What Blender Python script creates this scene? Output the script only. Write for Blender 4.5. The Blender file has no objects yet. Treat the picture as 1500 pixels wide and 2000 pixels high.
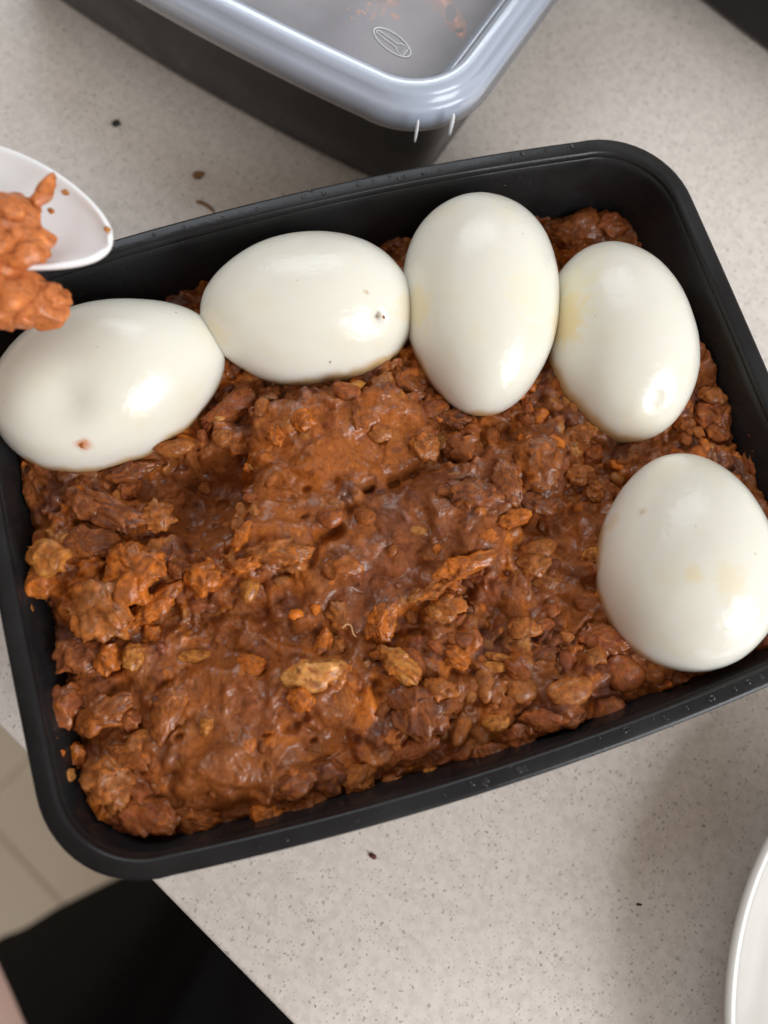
import bpy, math, random
import numpy as np
from mathutils import Vector, Matrix

# ------------------------------------------------------------------ scene, camera, light
scene = bpy.context.scene
R_ = math.radians
H = 0.055                                   # height of the tray rim above the counter
CAM = np.array([-0.02921, -0.04983, 0.23460])
EUL = (0.23521, -0.05292, -0.28747)
FPX = 1502.0                                # focal length in pixels of the 1500 px wide photograph

cam_d = bpy.data.cameras.new('camera')
cam = bpy.data.objects.new('camera', cam_d)
scene.collection.objects.link(cam)
cam.location = CAM
cam.rotation_euler = EUL
cam_d.sensor_fit = 'HORIZONTAL'
cam_d.sensor_width = 36.0
cam_d.lens = 36.0 * FPX / 1500.0
cam_d.clip_start = 0.005
cam_d.clip_end = 50
cam_d.dof.use_dof = True
cam_d.dof.focus_distance = 0.198
cam_d.dof.aperture_fstop = 10.0
scene.camera = cam

world = bpy.data.worlds.new('World')
scene.world = world
world.use_nodes = True
bg = world.node_tree.nodes['Background']
bg.inputs[0].default_value = (1.0, 0.90, 0.80, 1)
bg.inputs[1].default_value = 0.49

def area(name, loc, target, sx, sy, power, col):
    d = bpy.data.lights.new(name, 'AREA')
    d.shape = 'RECTANGLE'; d.size = sx; d.size_y = sy
    d.energy = power; d.color = col
    o = bpy.data.objects.new(name, d)
    scene.collection.objects.link(o)
    o.location = loc
    o.rotation_euler = (Vector(target) - Vector(loc)).to_track_quat('-Z', 'Y').to_euler()
    return o

def polar(az, el, r):
    return (r*math.cos(R_(el))*math.cos(R_(az)), r*math.cos(R_(el))*math.sin(R_(az)), r*math.sin(R_(el)))
area('window_light', polar(-56, 30, 1.3), (0, 0, 0.04), 0.7, 0.85, 17, (0.95, 0.975, 1.0))
area('far_window_light', polar(84, 44, 1.9), (0, 0, 0.04), 1.3, 0.9, 13, (0.82, 0.91, 1.0))

scene.view_settings.view_transform = 'Standard'
scene.view_settings.look = 'None'
scene.view_settings.exposure = 0.0
scene.view_settings.gamma = 1.0
scene.view_settings.use_curve_mapping = False
scene.render.engine = 'CYCLES'

# ------------------------------------------------------------------ helpers
rng = np.random.default_rng(7)
random.seed(7)
_rx, _ry, _rz = EUL
def _rot():
    cx, sx, cy, sy, cz, sz = math.cos(_rx), math.sin(_rx), math.cos(_ry), math.sin(_ry), math.cos(_rz), math.sin(_rz)
    X = np.array([[1,0,0],[0,cx,-sx],[0,sx,cx]]); Y = np.array([[cy,0,sy],[0,1,0],[-sy,0,cy]]); Z = np.array([[cz,-sz,0],[sz,cz,0],[0,0,1]])
    return Z @ Y @ X
RM = _rot()
def at(px, py, z):
    """point of the plane at height z that the photograph shows at pixel (px, py)"""
    d = RM @ np.array([(px-750)/FPX, -(py-1000)/FPX, -1.0])
    return CAM + d*((z-CAM[2])/d[2])

def link(o, parent=None):
    scene.collection.objects.link(o)
    if parent is not None: o.parent = parent
    return o
def tag(o, label=None, cat=None, group=None, kind=None):
    if label: o['label'] = label
    if cat: o['category'] = cat
    if group: o['group'] = group
    if kind: o['kind'] = kind
    return o
def thing(name, label, cat, loc=(0,0,0), rz=0, group=None):
    o = link(bpy.data.objects.new(name, None))
    o.location = loc; o.rotation_euler = (0, 0, rz); o.empty_display_size = 0.02
    return tag(o, label, cat, group)
def mesh_np(name, V, F, smooth=True, col=None):
    me = bpy.data.meshes.new(name)
    V = np.asarray(V, dtype=np.float32)
    if isinstance(F, np.ndarray):
        n, k = F.shape
        me.vertices.add(len(V)); me.vertices.foreach_set('co', V.ravel())
        me.loops.add(n*k); me.loops.foreach_set('vertex_index', F.astype(np.int32).ravel())
        me.polygons.add(n); me.polygons.foreach_set('loop_start', np.arange(0, n*k, k, dtype=np.int32))
        me.update(calc_edges=True)
    else:
        me.from_pydata([tuple(map(float, v)) for v in V], [], F); me.update()
    if smooth: me.polygons.foreach_set('use_smooth', np.ones(len(me.polygons), dtype=bool))
    if col is not None:
        a = me.color_attributes.new('pigment', 'FLOAT_COLOR', 'POINT')
        c = np.ones((len(V), 4), dtype=np.float32); c[:, :3] = col
        a.data.foreach_set('color', c.ravel())
    me.validate()
    return me
def obj(name, me, mat, parent=None):
    o = bpy.data.objects.new(name, me)
    if mat is not None and len(me.materials) == 0: me.materials.append(mat)
    return link(o, parent)

def smooth(a, b, x):
    t = np.clip((x-a)/(b-a), 0, 1); return t*t*(3-2*t)
_perm = np.random.default_rng(3).permutation(256); _perm = np.concatenate([_perm, _perm, _perm])
_g3 = np.random.default_rng(4).normal(size=(256, 3)); _g3 /= np.linalg.norm(_g3, axis=1)[:, None]
def perlin(x, y, z=0.0):
    x, y, z = np.broadcast_arrays(np.asarray(x, float), y, z)
    xi, yi, zi = np.floor(x).astype(int), np.floor(y).astype(int), np.floor(z).astype(int)
    xf, yf, zf = x-xi, y-yi, z-zi
    xi &= 255; yi &= 255; zi &= 255
    u, v, w = [t*t*t*(t*(t*6-15)+10) for t in (xf, yf, zf)]
    out = 0
    for dx in (0, 1):
        for dy in (0, 1):
            for dz in (0, 1):
                g = _g3[_perm[_perm[_perm[(xi+dx) & 255]+((yi+dy) & 255)]+((zi+dz) & 255)]]
                d = g[..., 0]*(xf-dx)+g[..., 1]*(yf-dy)+g[..., 2]*(zf-dz)
                out = out+d*(u if dx else 1-u)*(v if dy else 1-v)*(w if dz else 1-w)
    return out*1.6
def fbm(x, y, z=0.0, o=4, g=0.5):
    s, a, f = 0, 1.0, 1.0
    for i in range(o):
        s = s+a*perlin(x*f+17*i, y*f-9*i, np.asarray(z)*f+5*i); a *= g; f *= 2.03
    return s

# ------------------------------------------------------------------ materials
def newmat(name):
    m = bpy.data.materials.new(name); m.use_nodes = True
    nt = m.node_tree; b = nt.nodes['Principled BSDF']
    return m, nt, b
def N(nt, t, **kw):
    n = nt.nodes.new(t)
    for k, v in kw.items(): setattr(n, k, v)
    return n
def noise(nt, scale, detail=3, rough=0.5, coord='Object', dist=0.0):
    tc = N(nt, 'ShaderNodeTexCoord'); n = N(nt, 'ShaderNodeTexNoise')
    n.inputs['Scale'].default_value = scale; n.inputs['Detail'].default_value = detail
    n.inputs['Roughness'].default_value = rough; n.inputs['Distortion'].default_value = dist
    nt.links.new(tc.outputs[coord], n.inputs['Vector'])
    return n.outputs['Fac']
def ramp(nt, fac, stops, interp='LINEAR'):
    r = N(nt, 'ShaderNodeValToRGB'); r.color_ramp.interpolation = interp
    el = r.color_ramp.elements
    while len(el) < len(stops): el.new(0.5)
    for e, (p, c) in zip(el, stops):
        e.position = p; e.color = (*c, 1) if len(c) == 3 else c
    nt.links.new(fac, r.inputs[0]); return r.outputs[0]
def mixc(nt, fac, a, b, mode='MIX'):
    m = N(nt, 'ShaderNodeMix', data_type='RGBA', blend_type=mode)
    for s, v in ((0, fac), (6, a), (7, b)):
        if isinstance(v, (int, float)): m.inputs[s].default_value = v
        elif isinstance(v, tuple): m.inputs[s].default_value = (*v, 1)
        else: nt.links.new(v, m.inputs[s])
    return m.outputs[2]
def maprange(nt, v, a, b, c, d):
    m = N(nt, 'ShaderNodeMapRange'); m.interpolation_type = 'SMOOTHSTEP'
    for i, x in zip((1, 2, 3, 4), (a, b, c, d)): m.inputs[i].default_value = x
    nt.links.new(v, m.inputs[0]); return m.outputs[0]
def bump(nt, b, h, strength, dist):
    n = N(nt, 'ShaderNodeBump'); n.inputs['Strength'].default_value = strength; n.inputs['Distance'].default_value = dist
    nt.links.new(h, n.inputs['Height']); nt.links.new(n.outputs[0], b.inputs['Normal']); return n

def mat_black_plastic():
    m, nt, b = newmat('black_plastic')
    n = noise(nt, 60, 4); n2 = noise(nt, 900, 2)
    nt.links.new(ramp(nt, n, [(0.3, (0.010, 0.010, 0.011)), (0.7, (0.017, 0.017, 0.018))]), b.inputs['Base Color'])
    nt.links.new(maprange(nt, n, 0.3, 0.7, 0.20, 0.36), b.inputs['Roughness'])
    b.inputs['Specular IOR Level'].default_value = 0.28
    bump(nt, b, n2, 0.12, 0.0004)
    return m
def mat_counter():
    m, nt, b = newmat('speckled_quartz')
    tc = N(nt, 'ShaderNodeTexCoord')
    base = ramp(nt, noise(nt, 14, 4), [(0.3, (0.71, 0.645, 0.592)), (0.7, (0.75, 0.69, 0.635))])
    mott = ramp(nt, noise(nt, 420, 3), [(0.35, (0.91, 0.905, 0.90)), (0.62, (1.04, 1.04, 1.04))])
    col = mixc(nt, 1.0, base, mott, 'MULTIPLY')
    for scale, size, dens, c, s in ((900, 0.20, 0.30, (0.44, 0.39, 0.35), 0.55), (640, 0.20, 0.18, (0.36, 0.32, 0.28), 0.68), (470, 0.10, 0.06, (0.14, 0.12, 0.105), 0.7), (700, 0.22, 0.12, (0.80, 0.77, 0.73), 0.5)):
        mp = N(nt, 'ShaderNodeMapping'); mp.inputs['Location'].default_value = (scale*0.013, scale*0.007, 0)
        nt.links.new(tc.outputs['Object'], mp.inputs['Vector'])
        # stretch the cells a little, unevenly
        nz = N(nt, 'ShaderNodeTexNoise'); nz.inputs['Scale'].default_value = scale*1.3
        nt.links.new(mp.outputs[0], nz.inputs['Vector'])
        wv = N(nt, 'ShaderNodeVectorMath', operation='MULTIPLY_ADD')
        wv.inputs[1].default_value = (0.9/scale,)*3
        nt.links.new(nz.outputs['Color'], wv.inputs[0]); nt.links.new(mp.outputs[0], wv.inputs[2])
        v = N(nt, 'ShaderNodeTexVoronoi'); v.voronoi_dimensions = '2D'; v.inputs['Scale'].default_value = scale
        nt.links.new(wv.outputs[0], v.inputs['Vector'])
        sep = N(nt, 'ShaderNodeSeparateColor'); nt.links.new(v.outputs['Color'], sep.inputs[0])
        on = N(nt, 'ShaderNodeMath', operation='LESS_THAN'); on.inputs[1].default_value = dens
        nt.links.new(sep.outputs[0], on.inputs[0])
        sz = N(nt, 'ShaderNodeMath', operation='MULTIPLY_ADD'); sz.inputs[1].default_value = size; sz.inputs[2].default_value = size*0.5
        nt.links.new(sep.outputs[1], sz.inputs[0])
        ins = N(nt, 'ShaderNodeMath', operation='LESS_THAN')
        nt.links.new(v.outputs['Distance'], ins.inputs[0]); nt.links.new(sz.outputs[0], ins.inputs[1])
        f = N(nt, 'ShaderNodeMath', operation='MULTIPLY'); nt.links.new(on.outputs[0], f.inputs[0]); nt.links.new(ins.outputs[0], f.inputs[1])
        f2 = N(nt, 'ShaderNodeMath', operation='MULTIPLY'); f2.inputs[1].default_value = s; nt.links.new(f.outputs[0], f2.inputs[0])
        col = mixc(nt, f2.outputs[0], col, c)
    nt.links.new(col, b.inputs['Base Color'])
    b.inputs['Roughness'].default_value = 0.36
    b.inputs['Specular IOR Level'].default_value = 0.4
    return m
def mat_egg():
    m, nt, b = newmat('boiled_egg_white')
    at_ = N(nt, 'ShaderNodeAttribute'); at_.attribute_name = 'pigment'
    blot = ramp(nt, noise(nt, 75, 3, coord='Object'), [(0.55, (1, 1, 1)), (0.80, (0.98, 0.94, 0.84))])
    col = mixc(nt, 1.0, at_.outputs['Color'], blot, 'MULTIPLY')
    pits = ramp(nt, noise(nt, 620, 1), [(0.80, (1, 1, 1)), (0.83, (0.5, 0.36, 0.22))])
    col = mixc(nt, 0.9, col, pits, 'MULTIPLY')
    nt.links.new(col, b.inputs['Base Color'])
    b.inputs['Subsurface Weight'].default_value = 0.6
    b.inputs['Subsurface Radius'].default_value = (1.0, 0.85, 0.55)
    b.inputs['Subsurface Scale'].default_value = 0.006
    b.inputs['Roughness'].default_value = 0.6
    b.inputs['Specular IOR Level'].default_value = 0.15
    b.inputs['Coat Weight'].default_value = 0.85
    b.inputs['Coat IOR'].default_value = 1.5
    cr = noise(nt, 120, 3)
    nt.links.new(maprange(nt, cr, 0.40, 0.62, 0.035, 0.10), b.inputs['Coat Roughness'])
    n = N(nt, 'ShaderNodeBump'); n.inputs['Strength'].default_value = 0.75; n.inputs['Distance'].default_value = 0.00022
    nt.links.new(noise(nt, 800, 3, 0.55), n.inputs['Height']); nt.links.new(n.outputs[0], b.inputs['Coat Normal'])
    return m
def mat_stew():
    m, nt, b = newmat('bean_and_meat_stew')
    a = N(nt, 'ShaderNodeAttribute'); a.attribute_name = 'pigment'
    v = ramp(nt, noise(nt, 700, 4, 0.65), [(0.28, (0.78, 0.72, 0.68)), (0.5, (1, 1, 1)), (0.72, (1.18, 1.2, 1.2))])
    col = mixc(nt, 1.0, a.outputs['Color'], v, 'MULTIPLY')
    g = ramp(nt, noise(nt, 330, 3, 0.6, dist=0.6), [(0.30, (0.50, 0.42, 0.42)), (0.45, (1, 1, 1)), (0.58, (1, 1, 1)), (0.72, (1.40, 1.55, 1.7))])
    col = mixc(nt, 0.85, col, g, 'MULTIPLY')
    nt.links.new(col, b.inputs['Base Color'])
    b.inputs['Subsurface Weight'].default_value = 0.22
    b.inputs['Subsurface Radius'].default_value = (1.0, 0.42, 0.12)
    b.inputs['Subsurface Scale'].default_value = 0.0018
    wet = noise(nt, 210, 3)
    nt.links.new(maprange(nt, wet, 0.40, 0.62, 0.65, 0.48), b.inputs['Roughness'])
    b.inputs['Specular IOR Level'].default_value = 0.2
    nt.links.new(maprange(nt, wet, 0.46, 0.62, 0.0, 0.95), b.inputs['Coat Weight'])
    b.inputs['Coat Roughness'].default_value = 0.05
    b.inputs['Coat IOR'].default_value = 1.5
    bn_ = bump(nt, b, noise(nt, 1000, 4, 0.62), 0.42, 0.0006)
    nt.links.new(bn_.outputs[0], b.inputs['Coat Normal'])
    return m
def mat_lid(name, f0, f1, base, ior, grough):
    m, nt, b = newmat(name)
    b.inputs['Base Color'].default_value = (*base, 1)
    b.inputs['Roughness'].default_value = 0.20
    bump(nt, b, noise(nt, 800, 2), 0.06, 0.0003)
    tr = N(nt, 'ShaderNodeBsdfTransparent'); tr.inputs[0].default_value = (0.95, 0.96, 0.98, 1)
    mx = N(nt, 'ShaderNodeMixShader')
    nt.links.new(maprange(nt, noise(nt, 25, 3), 0.3, 0.7, f0, f1), mx.inputs[0])
    nt.links.new(tr.outputs[0], mx.inputs[1]); nt.links.new(b.outputs[0], mx.inputs[2])
    gl = N(nt, 'ShaderNodeBsdfGlossy'); gl.inputs['Roughness'].default_value = grough
    fr = N(nt, 'ShaderNodeFresnel'); fr.inputs['IOR'].default_value = ior
    m2 = N(nt, 'ShaderNodeMixShader')
    nt.links.new(fr.outputs[0], m2.inputs[0]); nt.links.new(mx.outputs[0], m2.inputs[1]); nt.links.new(gl.outputs[0], m2.inputs[2])
    nt.links.new(m2.outputs[0], nt.nodes['Material Output'].inputs[0])
    return m
def mat_plain(name, c1, c2, rough, scale=40, bumpd=0.0, bscale=300, spec=0.5, sss=0.0, coat=0.0):
    m, nt, b = newmat(name)
    nt.links.new(ramp(nt, noise(nt, scale, 4), [(0.3, c1), (0.7, c2)]), b.inputs['Base Color'])
    b.inputs['Roughness'].default_value = rough
    b.inputs['Specular IOR Level'].default_value = spec
    b.inputs['Coat Weight'].default_value = coat
    if sss:
        b.inputs['Subsurface Weight'].default_value = sss; b.inputs['Subsurface Scale'].default_value = 0.003
    if bumpd: bump(nt, b, noise(nt, bscale, 3), 0.5, bumpd)
    return m
def mat_water():
    m, nt, b = newmat('water')
    b.inputs['Base Color'].default_value = (1, 1, 1, 1); b.inputs['Roughness'].default_value = 0.02
    b.inputs['IOR'].default_value = 1.333; b.inputs['Transmission Weight'].default_value = 1.0
    return m
M = dict(black=mat_black_plastic(), counter=mat_counter(), egg=mat_egg(), stew=mat_stew(), lid=mat_lid('frosted_lid_plastic', 0.46, 0.54, (0.70, 0.78, 0.94), 1.36, 0.12), panel=mat_lid('frosted_lid_panel', 0.17, 0.32, (0.84, 0.78, 0.82), 1.2, 0.3), water=mat_water(),
    emboss=mat_plain('embossed_lid_line', (0.72, 0.76, 0.80), (0.80, 0.83, 0.86), 0.35),
    oil=mat_plain('orange_sauce_film', (0.92, 0.30, 0.07), (0.95, 0.38, 0.11), 0.25, 200, coat=0.4),
    spoon=mat_plain('white_plastic', (0.88, 0.88, 0.90), (0.91, 0.91, 0.93), 0.25, 30, sss=0.2),
    ceramic=mat_plain('white_glazed_ceramic', (0.46, 0.44, 0.41), (0.50, 0.48, 0.445), 0.3, 12, coat=0.5),
    tile=mat_plain('beige_floor_tile', (0.72, 0.63, 0.51), (0.77, 0.68, 0.56), 0.45, 6),
    grout=mat_plain('pale_grout', (0.86, 0.80, 0.70), (0.88, 0.82, 0.73), 0.8, 60),
    cabinet=mat_plain('white_cabinet', (0.62, 0.60, 0.57), (0.68, 0.66, 0.63), 0.4, 8),
    trousers=mat_plain('black_trouser_cloth', (0.004, 0.004, 0.005), (0.008, 0.0075, 0.009), 1.0, 300, 0.0005, 900, 0.08),
    skin=mat_plain('skin', (0.46, 0.30, 0.25), (0.52, 0.35, 0.30), 0.5, 60, sss=0.2),
    crumb_brown=mat_plain('brown_crumb', (0.16, 0.075, 0.02), (0.30, 0.15, 0.045), 0.6, 900, 0.0003, 2500),
    crumb_red=mat_plain('dark_red_crumb', (0.09, 0.022, 0.014), (0.14, 0.04, 0.02), 0.5, 900, 0.0003, 2500),
    crumb_black=mat_plain('black_crumb', (0.012, 0.012, 0.012), (0.03, 0.028, 0.025), 0.55, 900, 0.0003, 2500),
    fibre=mat_plain('pale_meat_fibre', (0.45, 0.25, 0.10), (0.60, 0.36, 0.16), 0.35, 900))

# ------------------------------------------------------------------ counter, floor, cabinet
e0, e1 = at(0, 1420, 0), at(570, 2000, 0)
ed = (e1-e0)[:2]; ed /= np.linalg.norm(ed)                 # along the counter's front edge
en = np.array([-ed[1], ed[0]])                              # into the counter
if en[0] < 0: en = -en
FZ = -0.90
ang = math.atan2(ed[1], ed[0])
def bevel_box(name, sx, sy, sz, mat, parent=None, bev=0.002, seg=3):
    me = bpy.data.meshes.new(name); import bmesh
    bm = bmesh.new(); bmesh.ops.create_cube(bm, size=1.0)
    bmesh.ops.scale(bm, vec=(sx, sy, sz), verts=bm.verts)
    bmesh.ops.bevel(bm, geom=bm.edges[:], offset=bev, segments=seg, affect='EDGES', profile=0.5)
    bm.to_mesh(me); bm.free()
    return obj(name, me, mat, parent)
mid = (e0+e1)[:2]/2
CW, CD = 2.4, 0.72
ct = bevel_box('counter_top', CW, CD, 0.04, M['counter'], bev=0.0015)
c = mid+en*(CD/2)
ct.location = (c[0], c[1], -0.02); ct.rotation_euler = (0, 0, ang)
tag(ct, kind='structure')
cab = bevel_box('base_cabinet', CW-0.02, CD-0.06, 0.76, M['cabinet'], bev=0.003)
c2_ = mid+en*(CD/2+0.02)
cab.location = (c2_[0], c2_[1], -0.04-0.38); cab.rotation_euler = (0, 0, ang); tag(cab, kind='structure')
fl = bevel_box('floor', 4.2, 4.2, 0.05, M['grout'], bev=0.002)
fl.location = (c[0], c[1], FZ-0.029); fl.rotation_euler = (0, 0, 0); tag(fl, kind='structure')
# floor tiles, laid out from the crossing of two joints that the photograph shows
g0 = at(-41, 1582, FZ); g1 = at(130, 1770, FZ)
ga = math.atan2(g1[1]-g0[1], g1[0]-g0[0])
TS, TJ = 0.45, 0.006
tile_me = None
for i in range(-3, 3):
    for j in range(-3, 3):
        if tile_me is None:
            o = bevel_box('tile', TS-TJ, TS-TJ, 0.008, M['tile'], bev=0.001, seg=1); tile_me = o.data
        else: o = obj('tile', tile_me, None)
        lx, ly = (i+0.5)*TS, (j+0.5)*TS
        wx_ = g0[0]+lx*math.cos(ga)-ly*math.sin(ga); wy_ = g0[1]+lx*math.sin(ga)+ly*math.cos(ga)
        o.parent = fl
        o.location = (wx_-fl.location.x, wy_-fl.location.y, 0.0265)
        o.rotation_euler = (0, 0, ga)

# ------------------------------------------------------------------ trays
TA, TB, TR, TKB, TKA = 0.0986, 0.0755, 0.0245, 0.0036, 0.0004
def outline(off, n=20, na=14):
    a, b, r = TA-off, TB-off, max(TR-off, 0.006)
    kb, ka = TKB, TKA
    P = []
    t = np.arange(n)/n; ta = np.arange(na)/na
    def side(p, q, nr, k):
        for s in t: P.append((p[0]+(q[0]-p[0])*s+nr[0]*k*4*s*(1-s), p[1]+(q[1]-p[1])*s+nr[1]*k*4*s*(1-s)))
    def arc(cx, cy, a0):
        for s in ta:
            an = a0+s*math.pi/2; P.append((cx+r*math.cos(an), cy+r*math.sin(an)))
    side((-a+r, -b), (a-r, -b), (0, -1), kb); arc(a-r, -b+r, -math.pi/2)
    side((a, -b+r), (a, b-r), (1, 0), ka); arc(a-r, b-r, 0)
    side((a-r, b), (-a+r, b), (0, 1), kb); arc(-a+r, b-r, math.pi/2)
    side((-a, b-r), (-a, -b+r), (-1, 0), ka); arc(-a+r, -b+r, math.pi)
    return np.array(P)
def loft(name, prof, cap0=False, cap1=False, closed=False):
    rings = [outline(o) for o, z in prof]; n = len(rings[0])
    V = np.concatenate([np.c_[r, np.full(n, z)] for r, (o, z) in zip(rings, prof)])
    F = []
    m = len(prof)
    for k in range(m if closed else m-1):
        k2 = (k+1) % m
        for i in range(n):
            j = (i+1) % n
            F.append((k*n+i, k*n+j, k2*n+j, k2*n+i))
    if cap0: F.append(tuple(range(n-1, -1, -1)))
    if cap1: F.append(tuple((m-1)*n+i for i in range(n)))
    return mesh_np(name, V, F)
body_prof = [(0.0175, 0.0), (0.0148, 0.0007), (0.0130, 0.0034), (0.0086, 0.027), (0.0048, 0.0495), (0.0038, H-0.0016),
             (0.0042, H-0.0012), (0.0050, H-0.0022), (0.0054, H-0.004), (0.0096, 0.0285), (0.0142, 0.0055), (0.0160, 0.0026), (0.0190, 0.0016)]
rim_prof = [(0.0040, H-0.0030), (0.0012, H-0.0026), (0.0009, H-0.0066), (0.0002, H-0.0068), (0.0, H-0.0062), (0.0, H-0.0010), (0.0002, H-0.0004), (0.0006, H-0.0001),
            (0.0011, H), (0.0036, H), (0.0041, H-0.0001), (0.0045, H-0.0005), (0.0048, H-0.0016), (0.0046, H-0.0032)]
body_me = loft('body', body_prof, True, True)
rim_me = loft('rim', rim_prof, closed=True)
tray = thing('food_tray', 'open black plastic tray filled with brown stew and boiled eggs', 'tray')
obj('body', body_me, M['black'], tray); obj('rim', rim_me, M['black'], tray)

# the lidded container behind: same tray, its corner found from two edges of the lid in the photograph
zl = H-0.007
p0, p1 = at(275, 0, zl)[:2], at(700, 238, zl)[:2]
u = (p1-p0)/np.linalg.norm(p1-p0)
q0, q1 = at(920, 225, zl)[:2], at(1085, 0, zl)[:2]
v = (q1-q0)/np.linalg.norm(q1-q0)
th = (math.atan2(u[1], u[0])+math.atan2(v[1], v[0])-math.pi/2)/2
u = np.array([math.cos(th), math.sin(th)]); v = np.array([-u[1], u[0]])
pm, qm = (p0+p1)/2, (q0+q1)/2
LO = 0.0014                                                 # lid overhang
corner = u*(qm@u)+v*(pm@v)
cen = corner-u*(TA+LO)+v*(TB+LO+TKB*0.75)
box = thing('lidded_container', 'closed black plastic container with frosted clear lid behind the tray', 'container', (cen[0], cen[1], 0), th)
obj('body', body_me, M['black'], box); obj('rim', rim_me, M['black'], box)
lid_prof = [(-0.0017, H-0.0074), (-0.0015, H-0.0014), (-0.0012, H-0.0003), (-0.0004, H+0.0004), (0.0006, H+0.0007), (0.0011, H+0.0022), (0.0016, H+0.0031), (0.0026, H+0.0035),
            (0.0056, H+0.0037), (0.0066, H+0.0033), (0.0086, H-0.0006), (0.0094, H-0.0015), (0.0110, H-0.0019)]
lid = obj('lid', loft('lid', lid_prof), M['lid'], box)
obj('panel', loft('panel', [(0.0108, H-0.0019), (0.0130, H-0.0020), (0.03, H-0.0020)], False, True), M['panel'], lid)
sm = lid.modifiers.new('thickness', 'SOLIDIFY'); sm.thickness = 0.0006; sm.offset = -1
ZP = H-0.0019
boxM = Matrix.Translation((cen[0], cen[1], 0)) @ Matrix.Rotation(th, 4, 'Z')
boxI = boxM.inverted()
def tube(pts, rad, seg=6, taper=None, cyc=False):
    pts = np.asarray(pts, float); n = len(pts)
    V, F = [], []
    for i in range(n):
        a = pts[(i-1) % n if cyc else max(i-1, 0)]; b_ = pts[(i+1) % n if cyc else min(i+1, n-1)]
        t = b_-a; t /= np.linalg.norm(t)+1e-12
        up = np.array([0, 0, 1.0]) if abs(t[2]) < 0.9 else np.array([1.0, 0, 0])
        s = np.cross(t, up); s /= np.linalg.norm(s); w = np.cross(s, t)
        r = rad*(taper[i] if taper is not None else 1)
        for k in range(seg):
            an = 2*math.pi*k/seg; V.append(pts[i]+r*(math.cos(an)*s+math.sin(an)*w))
    for i in range(n if cyc else n-1):
        i2 = (i+1) % n
        for k in range(seg): F.append((i*seg+k, i*seg+(k+1) % seg, i2*seg+(k+1) % seg, i2*seg+k))
    if not cyc:
        F.append(tuple(range(seg-1, -1, -1))); F.append(tuple((n-1)*seg+k for k in range(seg)))
    return V, F
def join(parts):
    V, F = [], []
    for v_, f_ in parts:
        o = len(V); V += list(v_); F += [tuple(i+o for i in f) for f in f_]
    return V, F
def lpt(px, py, z, dz=0.0):
    p = boxI @ Vector(at(px, py, z)); return np.array([p.x, p.y, p.z+dz])
# moulded oval mark with a fork in it
lp = []
oc = np.array([766., 83.]); ax = np.array([math.cos(R_(36)), math.sin(R_(36))]); ay = np.array([-ax[1], ax[0]])
def em(a_, b_): p = oc+ax*a_+ay*b_; return lpt(p[0], p[1], ZP, 0.00010)
lp.append(tube([em(43*math.cos(t), 16.5*math.sin(t)) for t in np.linspace(0, 2*math.pi, 40, endpoint=False)], 0.00017, 5, cyc=True))
fork = [(-38, 0), (-36, -3), (-20, -3.6), (0, -3.6), (10, -3.5), (15, -7.5), (22, -9), (33, -8), (33, 8), (22, 9), (15, 7.5), (10, 3.5), (0, 3.6), (-20, 3.6), (-36, 3)]
lp.append(tube([em(*p) for p in fork], 0.00013, 5, cyc=True))
for yy in (-4, 0, 4): lp.append(tube([em(20, yy), em(33, yy)], 0.00012, 5))
obj('embossed_mark', mesh_np('embossed_mark', *join(lp)), M['emboss'], lid)
# two stiffening ribs on the lid's corner skirt
for (xa, ya), (xb, yb), w in (((817, 236), (810, 279), 1.0), ((886, 224), (877, 266), 1.4)):
    pts = [lpt(xa+(xb-xa)*t, ya+(yb-ya)*t, (H+0.0012)*(1-t)+(H-0.0066)*t, 0.0003) for t in np.linspace(0, 1, 8)]
    obj('rib', mesh_np('rib', *tube(pts, 0.00042*w, 6, [0.4, 0.9, 1, 1.1, 1, 0.9, 0.8, 0.5])), M['emboss'], lid)
# orange sauce sticking to the underside of the lid
def blob_flat(pts_px, z, thick, seed):
    cs = np.mean(pts_px, axis=0); V = []; n = len(pts_px)
    ring = [lpt(px, py, z) for px, py in pts_px]; cc = lpt(cs[0], cs[1], z)
    V = [p for p in ring]+[p*0.6+cc*0.4+np.array([0, 0, -thick]) for p in ring]+[cc+np.array([0, 0, -thick*1.3])]
    F = [(i, (i+1) % n, n+(i+1) % n, n+i) for i in range(n)]+[(n+i, n+(i+1) % n, 2*n) for i in range(n)]+[tuple(range(n-1, -1, -1))]
    return V, F
def rag(cx, cy, rx_, ry_, rot_, seed, k=0.25, n=22):
    r_ = np.random.default_rng(seed); ph = r_.uniform(0, 6.28, 5); out = []
    for t in np.linspace(0, 2*math.pi, n, endpoint=False):
        m_ = 1+k*(math.sin(2*t+ph[0])*0.5+math.sin(3*t+ph[1])*0.4+math.sin(5*t+ph[2])*0.3)
        x_, y_ = rx_*m_*math.cos(t), ry_*m_*math.sin(t)
        out.append((cx+x_*math.cos(rot_)-y_*math.sin(rot_), cy+x_*math.sin(rot_)+y_*math.cos(rot_)))
    return out
stains = [(757, 0, 26, 15, 0.3, 1), (772, 32, 11, 7, 0.4, 2), (866, 6, 34, 22, 0.9, 3), (888, 38, 30, 18, 0.9, 4), (900, 64, 12, 9, 0.3, 5), (830, -6, 20, 8, 0.2, 6)]
for q in range(26):
    stains.append((700+rng.normal(30, 28), 22+rng.normal(0, 16), abs(rng.normal(2.2, 1))+0.8, abs(rng.normal(1.8, 0.8))+0.7, rng.uniform(0, 3), 20+q))
for s_ in stains:
    obj('sauce_stain', mesh_np('sauce_stain', *blob_flat(rag(*s_), ZP-0.0004, 0.0005, s_[5])), M['oil'], lid)

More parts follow.
